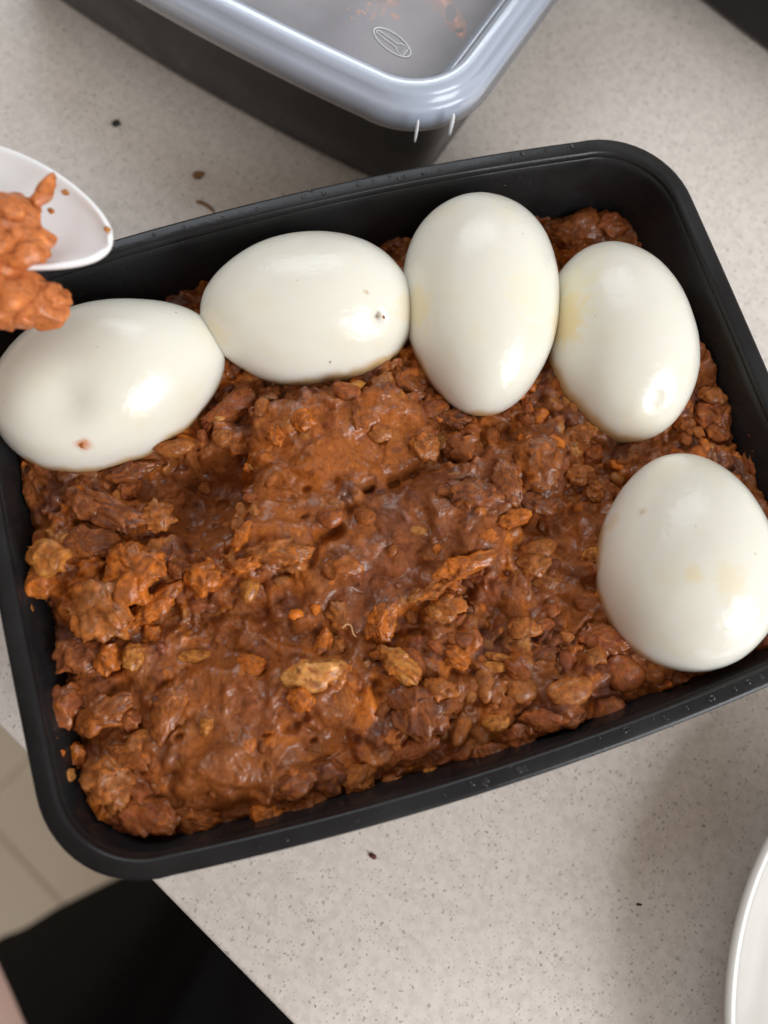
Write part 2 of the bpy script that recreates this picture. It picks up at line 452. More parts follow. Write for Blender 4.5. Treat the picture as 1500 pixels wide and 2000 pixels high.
# a third black container, only its foot in view
b0, b1 = at(1388, 0, 0)[:2], at(1500, 84, 0)[:2]
bu = (b1-b0)/np.linalg.norm(b1-b0); bn = np.array([-bu[1], bu[0]])
if bn[0] < 0: bn = -bn
th3 = math.atan2(bu[1], bu[0])
cc = (b0+b1)/2+bn*(TB-0.0145)+bu*0.010
box3 = thing('food_container', 'black plastic container with only its dark side showing past the lidded one', 'container', (cc[0], cc[1], 0), th3)
obj('body', body_me, M['black'], box3); obj('rim', rim_me, M['black'], box3)

# ------------------------------------------------------------------ eggs
EGGS = [  # centre x, y, z, half length, half width, yaw, taper, pitch (degrees), label
    (-0.0646, 0.0425, 0.0460, 0.0299, 0.0208, 8.7, -0.075, -2.1, 'boiled egg with a dent and a red-brown sauce fleck, under the spoon'),
    (-0.0106, 0.0487, 0.0470, 0.0284, 0.0207, -11.9, 0.104, -3.6, 'boiled egg with a small torn pit at its blunt end, lying crosswise'),
    (0.0341, 0.0378, 0.0480, 0.0308, 0.0213, 75.1, 0.115, -1.1, 'longest upright boiled egg wedged between two other eggs'),
    (0.0685, 0.0192, 0.0450, 0.0281, 0.0204, 83.8, -0.026, 0.7, 'boiled egg with a small scarred patch, beside the tray corner'),
    (0.0619, -0.0422, 0.0480, 0.0274, 0.0220, 73.2, -0.129, -0.7, 'boiled egg with a yellowish stain, lying apart from the row of four'),
]
def egg_dirs(e):
    ya, pi_ = R_(e[5]), R_(e[7])
    d = np.array([math.cos(ya)*math.cos(pi_), math.sin(ya)*math.cos(pi_), math.sin(pi_)])
    n = np.array([-math.sin(ya), math.cos(ya), 0]); return d, n, np.cross(d, n)
DENTS = {0: [((122, 792), 0.0045, 0.0024), ((150, 760), 0.010, 0.0007), ((95, 850), 0.012, -0.0008)], 1: [((752, 622), 0.0011, 0.0012), ((640, 560), 0.016, 0.0010), ((785, 690), 0.004, 0.0007)],
         2: [((890, 680), 0.013, 0.0010), ((1000, 500), 0.013, 0.0006)], 3: [((1287, 778), 0.0020, 0.0007), ((1160, 640), 0.013, 0.0010), ((1275, 800), 0.0016, 0.0004)],
         4: [((1300, 1080), 0.014, 0.0009), ((1455, 1140), 0.006, 0.0004)]}
STAIN = {0: [((163, 870), 0.0016, (0.62, 0.20, 0.05), 0.9), ((300, 890), 0.006, (0.80, 0.50, 0.20), 0.6)],
         1: [((752, 622), 0.0010, (0.20, 0.10, 0.03), 0.95), ((725, 565), 0.0007, (0.45, 0.25, 0.08), 0.7), ((796, 600), 0.004, (0.78, 0.60, 0.25), 0.45), ((415, 650), 0.005, (0.80, 0.62, 0.28), 0.45)],
         2: [((1035, 570), 0.006, (0.84, 0.76, 0.50), 0.55), ((930, 655), 0.003, (0.84, 0.74, 0.50), 0.45), ((806, 600), 0.006, (0.82, 0.66, 0.25), 0.6), ((1088, 640), 0.004, (0.80, 0.60, 0.2), 0.5)],
         3: [((1092, 625), 0.007, (0.82, 0.60, 0.14), 0.75), ((1110, 560), 0.008, (0.84, 0.72, 0.36), 0.5), ((1250, 830), 0.006, (0.78, 0.68, 0.46), 0.4)],
         4: [((1428, 1140), 0.0042, (0.80, 0.66, 0.36), 0.55), ((1252, 996), 0.0012, (0.45, 0.26, 0.08), 0.6), ((1355, 1128), 0.002, (0.80, 0.66, 0.36), 0.5), ((1190, 1020), 0.003, (0.72, 0.45, 0.2), 0.5)]}
# ------------------------------------------------------------------ the stew
PASTE = np.array([0.232, 0.068, 0.014]); ORANGE = np.array([0.54, 0.148, 0.015]); MEAT = np.array([0.115, 0.040, 0.025])
BEAN = np.array([0.36, 0.130, 0.032]); YEL = np.array([0.54, 0.225, 0.042]); RED = np.array([0.26, 0.070, 0.026]); PALE = np.array([0.68, 0.33, 0.09]); DARKRED = np.array([0.16, 0.048, 0.018])
PAL = dict(p=PASTE, o=ORANGE, m=MEAT, b=BEAN, y=YEL, r=RED, l=PALE, d=DARKRED)
STEP = 0.00034
gx = np.arange(-TA+0.004, TA-0.004, STEP); gy = np.arange(-TB+0.000, TB-0.000, STEP)
X, Y = np.meshgrid(gx, gy, indexing='xy'); ny, nx = X.shape
SZ = 0.0440                                                 # usual level of the stew
def sdf(x, y, off):
    a, r = TA-off, TR-off
    b_ = TB-off+TKB*(1-np.clip(np.abs(x)/(TA-TR), 0, 1)**2)
    qx, qy = np.abs(x)-a+r, np.abs(y)-b_+r
    return np.hypot(np.maximum(qx, 0), np.maximum(qy, 0))+np.minimum(np.maximum(qx, qy), 0)-r
xm, ym = X*1000, Y*1000
wx = xm+3.0*fbm(xm/14, ym/14, 1.3, 2); wy = ym+3.0*fbm(xm/14, ym/14, 7.7, 2)
Hh = np.zeros_like(X)
def G(px, py, rx_, ry_, rot_, hh):
    """soft mound or hollow: pixel position, radii and height in mm"""
    global Hh
    p = at(px, py, SZ)*1000; dx, dy = xm-p[0], ym-p[1]; c_, s_ = math.cos(R_(rot_)), math.sin(R_(rot_))
    a_, b_ = dx*c_+dy*s_, -dx*s_+dy*c_
    Hh = Hh+hh*np.exp(-((a_/rx_)**2+(b_/ry_)**2))
for g in [(400, 955, 15, 8, 10, -6.5), (330, 915, 8, 5, 0, -2), (640, 860, 22, 11, 0, 3.6), (540, 990, 9, 12, 60, 2.0), (940, 930, 22, 11, 10, 2.6), (1090, 920, 10, 9, 0, 2.0),
          (740, 1060, 24, 9, 15, 2.2), (900, 1080, 17, 5, 28, 2.4), (1120, 1150, 22, 14, 0, -1.6), (960, 1190, 12, 9, 0, -2.0), (230, 1080, 20, 17, 0, 2.5), (420, 1350, 30, 16, 10, 1.5),
          (110, 1330, 4, 5, 0, -5), (138, 1440, 4, 4, 0, -6), (300, 1660, 22, 4, 10, -2), (620, 1600, 16, 4, 12, -1.5), (820, 1240, 10, 5, 20, -2.0), (480, 1230, 12, 4, 20, -1.6),
          (1180, 1300, 18, 12, 20, 1.5), (880, 1440, 22, 10, 10, -1.0), (640, 1460, 9, 6, 0, -1.8), (1130, 450, 22, 14, 0, -7.0), (760, 470, 10, 10, 0, -3.5), (350, 600, 20, 10, 0, -4), (1400, 810, 11, 10, 0, -1.2), (1105, 820, 9, 8, 0, -3.2), (1150, 870, 8, 5, 0, -1.5), (1440, 900, 14, 9, 0, -1.0),
          (1190, 930, 5, 9, 0, -4), (1160, 1000, 6, 7, 0, -1.5), (190, 940, 10, 4, 10, -3)]: G(*g)
def poly(pts, hh, soft=1.3, jit=1.8):
    """torn slab or sunken floor: outline in photograph pixels on the stew's level, height in mm"""
    global Hh
    P = np.array([at(px, py, SZ)[:2]*1000 for px, py in pts]); Qp = np.roll(P, -1, 0)
    d2 = np.full(X.shape, 1e9); ins = np.zeros(X.shape, dtype=bool)
    for a_, b_ in zip(P, Qp):
        e_ = b_-a_; t_ = np.clip(((xm-a_[0])*e_[0]+(ym-a_[1])*e_[1])/(e_@e_), 0, 1)
        d2 = np.minimum(d2, (xm-a_[0]-t_*e_[0])**2+(ym-a_[1]-t_*e_[1])**2)
        c_ = ((a_[1] > ym) != (b_[1] > ym)) & (xm < (b_[0]-a_[0])*(ym-a_[1])/(b_[1]-a_[1]+1e-9)+a_[0]); ins ^= c_
    sd = np.where(ins, 1, -1)*np.sqrt(d2)+jit*fbm(xm/6, ym/6, hh, 4, 0.6)
    f = smooth(-soft, soft, sd); Hh = Hh+hh*f
    return smooth(0.5, 4.0, sd)
zA = poly([(500, 790), (600, 775), (790, 770), (860, 850), (850, 900), (780, 940), (690, 980), (640, 1030), (580, 1100), (470, 1115), (440, 1095), (480, 1020), (490, 900)], 5.2)
zB = poly([(600, 1110), (700, 990), (850, 920), (1000, 870), (1100, 860), (1100, 960), (1030, 1010), (940, 1100), (860, 1140), (770, 1220), (700, 1240), (540, 1210), (520, 1160)], 3.6)
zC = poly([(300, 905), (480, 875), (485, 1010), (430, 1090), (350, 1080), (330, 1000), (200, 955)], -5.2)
zD = poly([(300, 1265), (450, 1195), (640, 1290), (680, 1420), (620, 1500), (520, 1560), (300, 1540), (280, 1400)], 2.4)
zE = poly([(60, 1060), (140, 960), (330, 985), (340, 1080), (310, 1180), (240, 1260), (110, 1200)], 1.8)
zF = poly([(1010, 1020), (1180, 990), (1215, 1110), (1230, 1230), (1100, 1260), (960, 1230), (950, 1120)], -0.8)
Hh += 1.8*smooth(20, 62, -ym)+1.8*smooth(55, 85, -xm)
Hh += 1.0*fbm(xm/26, ym/22, 2.0, 2)-6.0*smooth(15, 65, ym)
smear = np.zeros_like(X)                                    # how far the paste is spread smooth
for px, py, rx_, ry_ in [(410, 1360, 36, 20), (640, 880, 24, 13), (640, 1180, 20, 9), (760, 1040, 24, 10), (470, 1500, 26, 13), (1080, 1060, 16, 9), (1160, 1180, 12, 9), (330, 980, 12, 8), (860, 1010, 14, 8)]:
    p = at(px, py, SZ)*1000; smear = np.maximum(smear, np.exp(-(((xm-p[0])/rx_)**2+((ym-p[1])/ry_)**2)))
smear = smooth(0.15, 0.75, np.maximum.reduce([smear, 0.85*zA, 0.75*zB, 0.9*zD, 0.8*zC, 0.6*zF])+0.25*fbm(xm/9, ym/9, 4.4, 3))
plates = np.zeros_like(X)
for sc_, hh, thr, sd in ((24, 1.8, 0.02, 11.1), (14, 1.6, 0.04, 3.3), (8, 1.0, 0.05, 9.2), (5, 0.5, 0.10, 5.6)):
    n_ = fbm(wx/(sc_*1.35)+sd, wy/sc_, sd, 4, 0.48)
    pl = smooth(thr-0.035, thr+0.05, n_)
    plates += hh*(pl-0.5)*(1-0.55*smear if sc_ < 10 else 1)
    plates += 0.35*hh*np.clip(n_, -0.4, 0.4)
Hh += plates
# colour: paste, darker meat, orange oily patches; the sunken hollow's shade is tinted in
mm = smooth(0.10, 0.42, fbm(wx/13+40, wy/11, 8.8, 4)); oo = smooth(0.05, 0.5, fbm(wx/8-30, wy/8, 2.2, 4)); rr = smooth(0.0, 0.5, fbm(wx/18+70, wy/18, 1.1, 3))
col = np.broadcast_to(PASTE, X.shape+(3,)).copy()
def blend(f, c_):
    global col
    col = col*(1-f[..., None])+c_*f[..., None]
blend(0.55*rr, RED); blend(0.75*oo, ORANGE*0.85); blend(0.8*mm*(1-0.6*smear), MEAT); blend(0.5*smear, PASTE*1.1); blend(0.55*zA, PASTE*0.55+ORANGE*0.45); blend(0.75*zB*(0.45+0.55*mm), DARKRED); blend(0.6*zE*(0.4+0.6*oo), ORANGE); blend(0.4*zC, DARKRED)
# beans, lumps and crumbs pressed into the paste
def stamp(cx, cy, la, lb, lh, yaw, lift, colour, blendc, rough_):
    global Hh, col
    R0 = max(la, lb)*1.25
    i0, i1 = np.searchsorted(gx*1000, [cx-R0, cx+R0]); j0, j1 = np.searchsorted(gy*1000, [cy-R0, cy+R0])
    if i1-i0 < 3 or j1-j0 < 3: return
    sl = (slice(j0, j1), slice(i0, i1)); dx, dy = xm[sl]-cx, ym[sl]-cy
    c_, s_ = math.cos(yaw), math.sin(yaw); a_, b_ = (dx*c_+dy*s_)/la, (-dx*s_+dy*c_)/lb
    if rough_ > 0:
        nn = fbm(xm[sl]/(0.45*R0)+cx, ym[sl]/(0.45*R0)+cy, 0.0, 3); k_ = 1+rough_*nn; a_, b_ = a_/k_.clip(0.45, 2), b_/k_.clip(0.45, 2)
    q = 1-(a_*a_+b_*b_); ins = q > 0
    if not ins.any(): return
    base = np.median(Hh[sl][ins])
    tl = rng.uniform(-0.25, 0.25, 2)
    top = base+lift+lh*np.sqrt(np.maximum(q, 0))+tl[0]*dx+tl[1]*dy
    hs = Hh[sl]; up = ins & (top > hs)
    hs[up] = top[up]
    f = up*blendc*smooth(0.02, 0.35, q)
    col[sl] = col[sl]*(1-f[..., None])+colour*f[..., None]
def inpan(m=0.012):
    while True:
        x_, y_ = rng.uniform(-TA, TA), rng.uniform(-TB, TB)
        if sdf(x_, y_, m) < 0: return x_*1000, y_*1000
def smear_at(x_, y_):
    i = min(max(int((x_/1000-gx[0])/STEP), 0), nx-1); j = min(max(int((y_/1000-gy[0])/STEP), 0), ny-1); return smear[j, i], j, i
cols = [PASTE, PASTE*1.15, RED, BEAN, BEAN*0.85, ORANGE, MEAT, DARKRED, YEL*0.8]
for q in range(330):
    x_, y_ = inpan(); s_, j, i = smear_at(x_, y_)
    if rng.random() < s_*0.97: continue
    big = rng.random()
    c_ = cols[rng.choice(9, p=[.24, .15, .15, .14, .1, .08, .06, .05, .03])]
    stamp(x_, y_, rng.uniform(3.0, 6.5), rng.uniform(2.2, 4.2), rng.uniform(1.0, 2.4), rng.uniform(0, 3.14), rng.uniform(-0.7, 0.3), c_, rng.uniform(0.2, 0.6), rng.choice([0.15, 0.4, 0.6]))
for q in range(2000):
    x_, y_ = inpan(); s_, j, i = smear_at(x_, y_)
    if rng.random() < s_*0.72: continue
    c_ = cols[rng.choice(9, p=[.26, .15, .12, .10, .1, .13, .06, .04, .04])] if rng.random() > 0.05 else PALE*0.8
    stamp(x_, y_, rng.uniform(0.9, 2.6), rng.uniform(0.8, 2.0), rng.uniform(0.4, 1.1), rng.uniform(0, 3.14), rng.uniform(-0.4, 0.2), c_, rng.uniform(0.2, 0.6), rng.choice([0.2, 0.5]))
# cracks where the mash has pulled apart
crk = 1-np.abs(fbm(wx/11, wy/9, 5.5, 3)); Hh -= 2.0*smooth(0.91, 0.998, crk)*(1-0.35*smear)
# wet paste rounds everything off, most where it is spread smooth
def blur(a, sg):
    k = np.exp(-0.5*(np.arange(-int(3*sg)-1, int(3*sg)+2)/sg)**2); k /= k.sum(); h_ = len(k)//2
    for ax_ in (0, 1):
        p_ = np.pad(a, [(h_, h_) if i == ax_ else (0, 0) for i in range(2)], mode='edge'); o_ = 0
        for i, w_ in enumerate(k): o_ = o_+w_*(p_[i:i+a.shape[0]] if ax_ == 0 else p_[:, i:i+a.shape[1]])
        a = o_
    return a
B1, B2 = blur(Hh, 1.0), blur(Hh, 2.4)
Hh = B1*(1-0.5*smear)+B2*0.5*smear
# torn relief, finer with scale
Hh += (0.34-0.16*smear)*fbm(wx/3.0, wy/3.0, 6.1, 3, 0.5) + (0.46-0.16*smear)*np.abs(fbm(wx/2.2+9, wy/2.2, 3.1, 2))+0.22*np.abs(fbm(xm/1.2, ym/1.2, 8.1, 2))
# pits in the smooth paste
for q in range(60):
    x_, y_ = inpan(); r0 = rng.uniform(0.5, 1.6)
    Hh -= 0  # pits are stamped below
    i0, i1 = np.searchsorted(gx*1000, [x_-4, x_+4]); j0, j1 = np.searchsorted(gy*1000, [y_-4, y_+4])
    sl = (slice(j0, j1), slice(i0, i1))
    Hh[sl] -= rng.uniform(0.8, 2.2)*np.exp(-(((xm[sl]-x_)/(r0*rng.uniform(1, 2)))**2+((ym[sl]-y_)/r0)**2)**2)
sd_ = -sdf(X, Y, 0.0062)*1000+0.8*fbm(xm/5, ym/5, 3.9, 3)
edge = 1-smooth(0.0, 2.0, sd_)
Hh = Hh-1.6*edge
Z = np.clip(SZ+Hh/1000, 0.0290, 0.0545)
# the stew is pressed down under the eggs
inside = sdf(X, Y, 0.0066) < 0
idx = -np.ones(X.shape, dtype=np.int64); idx[inside] = np.arange(inside.sum())
V = np.stack([X[inside], Y[inside], Z[inside]], 1)
q = inside[:-1, :-1] & inside[1:, :-1] & inside[:-1, 1:] & inside[1:, 1:]
jj, ii = np.nonzero(q)
F = np.stack([idx[jj, ii], idx[jj, ii+1], idx[jj+1, ii+1], idx[jj+1, ii]], 1)
stew = thing('bean_stew', 'brown bean and meat stew filling the black tray around the eggs', 'stew')
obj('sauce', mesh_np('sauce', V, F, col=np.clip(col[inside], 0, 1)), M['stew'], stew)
def zat(x_, y_):
    i = min(max(int((x_-gx[0])/STEP), 0), nx-1); j = min(max(int((y_-gy[0])/STEP), 0), ny-1); return Z[j, i]

# the eggs, stained where they sit in the stew
Zs = blur(Z, 4.0)
egg_objs = []; egg_pick = []
for k, e in enumerate(EGGS):
    nt_, npn = 110, 128
    tt = -np.cos(np.linspace(0, math.pi, nt_)); ph = np.linspace(0, 2*math.pi, npn, endpoint=False)
    T, PH = np.meshgrid(tt[1:-1], ph, indexing='ij')
    r = e[4]*np.sqrt(1-T**2)*(1+e[6]*T)
    d, n, w = egg_dirs(e)
    P = e[3]*T[..., None]*d+r[..., None]*(np.cos(PH)[..., None]*n+np.sin(PH)[..., None]*w)
    V = np.concatenate([P.reshape(-1, 3), [-e[3]*d], [e[3]*d]])
    nr = V/np.linalg.norm(V, axis=1)[:, None]
    V = V+nr*(0.0008*perlin(V[:, 0]*42+k*9, V[:, 1]*42, V[:, 2]*42)+0.00006*fbm(V[:, 0]*160+k*9, V[:, 1]*160, V[:, 2]*160, 2))[:, None]
    W0 = V+np.array(e[:3]); disp = np.zeros(len(V)); col = np.tile(np.array([0.79, 0.775, 0.69]), (len(V), 1))
    qv = (W0-CAM) @ RM; pxy = np.stack([750+FPX*qv[:, 0]/-qv[:, 2], 1000-FPX*qv[:, 1]/-qv[:, 2]], 1); hid = 1e5*(((CAM-W0)*nr).sum(1) < 0)
    def pick(px, py, W0=W0, pxy=pxy, hid=hid): return W0[(np.hypot(pxy[:, 0]-px, pxy[:, 1]-py)+hid).argmin()]
    egg_pick.append(pick)
    for (px, py), s, dep in DENTS.get(k, []):
        q = pick(px, py); disp -= dep*(1.7 if s > 0.008 else 1.0)*np.exp(-((W0-q)**2).sum(1)/(2*s*s))
    irr = 1+0.5*fbm(V[:, 0]*400+k*5, V[:, 1]*400, V[:, 2]*400, 3)
    for (px, py), s, cl, a_ in STAIN.get(k, []):
        q = pick(px, py); dd = np.sqrt(((W0-q)**2).sum(1))/irr.clip(0.4, 2)
        f = a_*(0.9 if s < 0.0025 else 0.62)*(1-smooth(s*0.5, s*1.4, dd)); col = col*(1-f[:, None])+np.array(cl)*f[:, None]
    # tide line of oily sauce where the egg sits in the stew
    ei = np.clip(((W0[:, 0]-gx[0])/STEP).astype(int), 0, nx-1); ej = np.clip(((W0[:, 1]-gy[0])/STEP).astype(int), 0, ny-1)
    lev = Zs[ej, ei]+0.0024+0.0018*fbm(W0[:, 0]*110, W0[:, 1]*110, k*3.0, 3)
    f = 0.85*(1-smooth(-0.0012, 0.0030, W0[:, 2]-lev)); col = col*(1-f[:, None])+np.array([0.52, 0.30, 0.08])*f[:, None]
    V = V+nr*disp[:, None]
    F = []
    m_ = nt_-2
    for i in range(m_-1):
        for j in range(npn): F.append((i*npn+j, i*npn+(j+1) % npn, (i+1)*npn+(j+1) % npn, (i+1)*npn+j))
    for j in range(npn):
        F.append((m_*npn, (j+1) % npn, j)); F.append((m_*npn+1, (m_-1)*npn+j, (m_-1)*npn+(j+1) % npn))
    o = obj('boiled_egg', mesh_np('boiled_egg', V, F, col=col), M['egg'])
    o.location = e[:3]
    tag(o, e[8], 'egg', 'boiled eggs in the stew tray'); egg_objs.append(o)



_ico = {}
def ico(sub):
    if sub not in _ico:
        import bmesh
        bm = bmesh.new(); bmesh.ops.create_icosphere(bm, subdivisions=sub, radius=1.0)
        bm.verts.ensure_lookup_table()
        _ico[sub] = (np.array([v_.co[:] for v_ in bm.verts]), np.array([[v_.index for v_ in f_.verts] for f_ in bm.faces])); bm.free()
    return _ico[sub]
def lump(name, size, colour, seed, rag_=0.5, coat=0.5, sub=4, coatc=None, warp=0.24, film=0.85):
    """torn, lumpy piece: full size in metres"""
    B, F_ = ico(sub); s = seed*7.31
    P = B.copy(); S = np.array(size)/np.max(size)*1.15; Q = B*S          # noise runs in true proportions, so nothing is stretched
    if name != 'bean':
        P = P+warp*np.stack([fbm(Q[:, 0]*1.3+s+i*11, Q[:, 1]*1.3, Q[:, 2]*1.3, 2) for i in range(3)], 1)
    n1 = fbm(Q[:, 0]*1.7+s, Q[:, 1]*1.7, Q[:, 2]*1.7, 2, 0.5)
    n2 = np.abs(fbm(Q[:, 0]*3.4+s, Q[:, 1]*3.4+3, Q[:, 2]*3.4, 2, 0.5))
    n3 = np.abs(fbm(Q[:, 0]*8+s, Q[:, 1]*8+3, Q[:, 2]*8, 2, 0.5))
    P = P*(1+rag_*(0.45*np.tanh(1.3*n1)+0.34*np.tanh(1.5*n2)+0.12*n3-0.12))[:, None]
    if name == 'bean': P[:, 1] += 0.25*(P[:, 0]**2)
    P *= np.array(size)/2
    cf = smooth(-0.1, 0.35, fbm(B[:, 0]*2.2+s+50, B[:, 1]*2.2, B[:, 2]*2.2, 4))*coat
    cc_ = np.array(coatc if coatc is not None else ORANGE)
    cl_ = np.array(colour)*0.72+PASTE*0.28
    c_ = cl_*(1-cf[:, None])+cc_*cf[:, None]
    cf = film*smooth(-0.15, 0.30, fbm(Q[:, 0]*2.6+s-20, Q[:, 1]*2.6, Q[:, 2]*2.6, 3)); c_ = c_*(1-cf[:, None])+PASTE*cf[:, None]
    c_ = c_*(1+0.22*fbm(B[:, 0]*5+s, B[:, 1]*5, B[:, 2]*5, 3))[:, None]
    return mesh_np(name, P, F_, col=np.clip(c_, 0.005, 0.95))
def piece(name, px, py, lx, ly, lz, rot_, colour, lift=0.0, seed=None, rag_=0.5, coat=0.5, sub=4, coatc=None, tilt=None, parent=None, zabs=None, film=0.75):
    """lx, ly in photograph pixels, lz in mm, rot in the picture (clockwise degrees)"""
    z = SZ
    for _ in range(3):
        p = at(px, py, z); z = (zat(p[0], p[1]) if zabs is None else zabs)+lift/1000
    p = at(px, py, z)
    k = np.linalg.norm(p-CAM)/FPX
    sd = seed if seed is not None else int(px*3+py)
    me = lump(name, (lx*k, ly*k, max(lz/1000, 0.55*min(lx, ly)*k)), PAL[colour] if isinstance(colour, str) else colour, sd, rag_, coat, sub, coatc, film=film)
    o = obj(name, me, M['stew'], stew if parent is None else parent)
    yaw = -R_(rot_)+EUL[2]
    rr_ = np.random.default_rng(sd)
    tl = tilt if tilt is not None else rr_.uniform(-0.25, 0.25, 2)
    o.location = p; o.rotation_euler = (tl[0], tl[1], yaw)
    return o
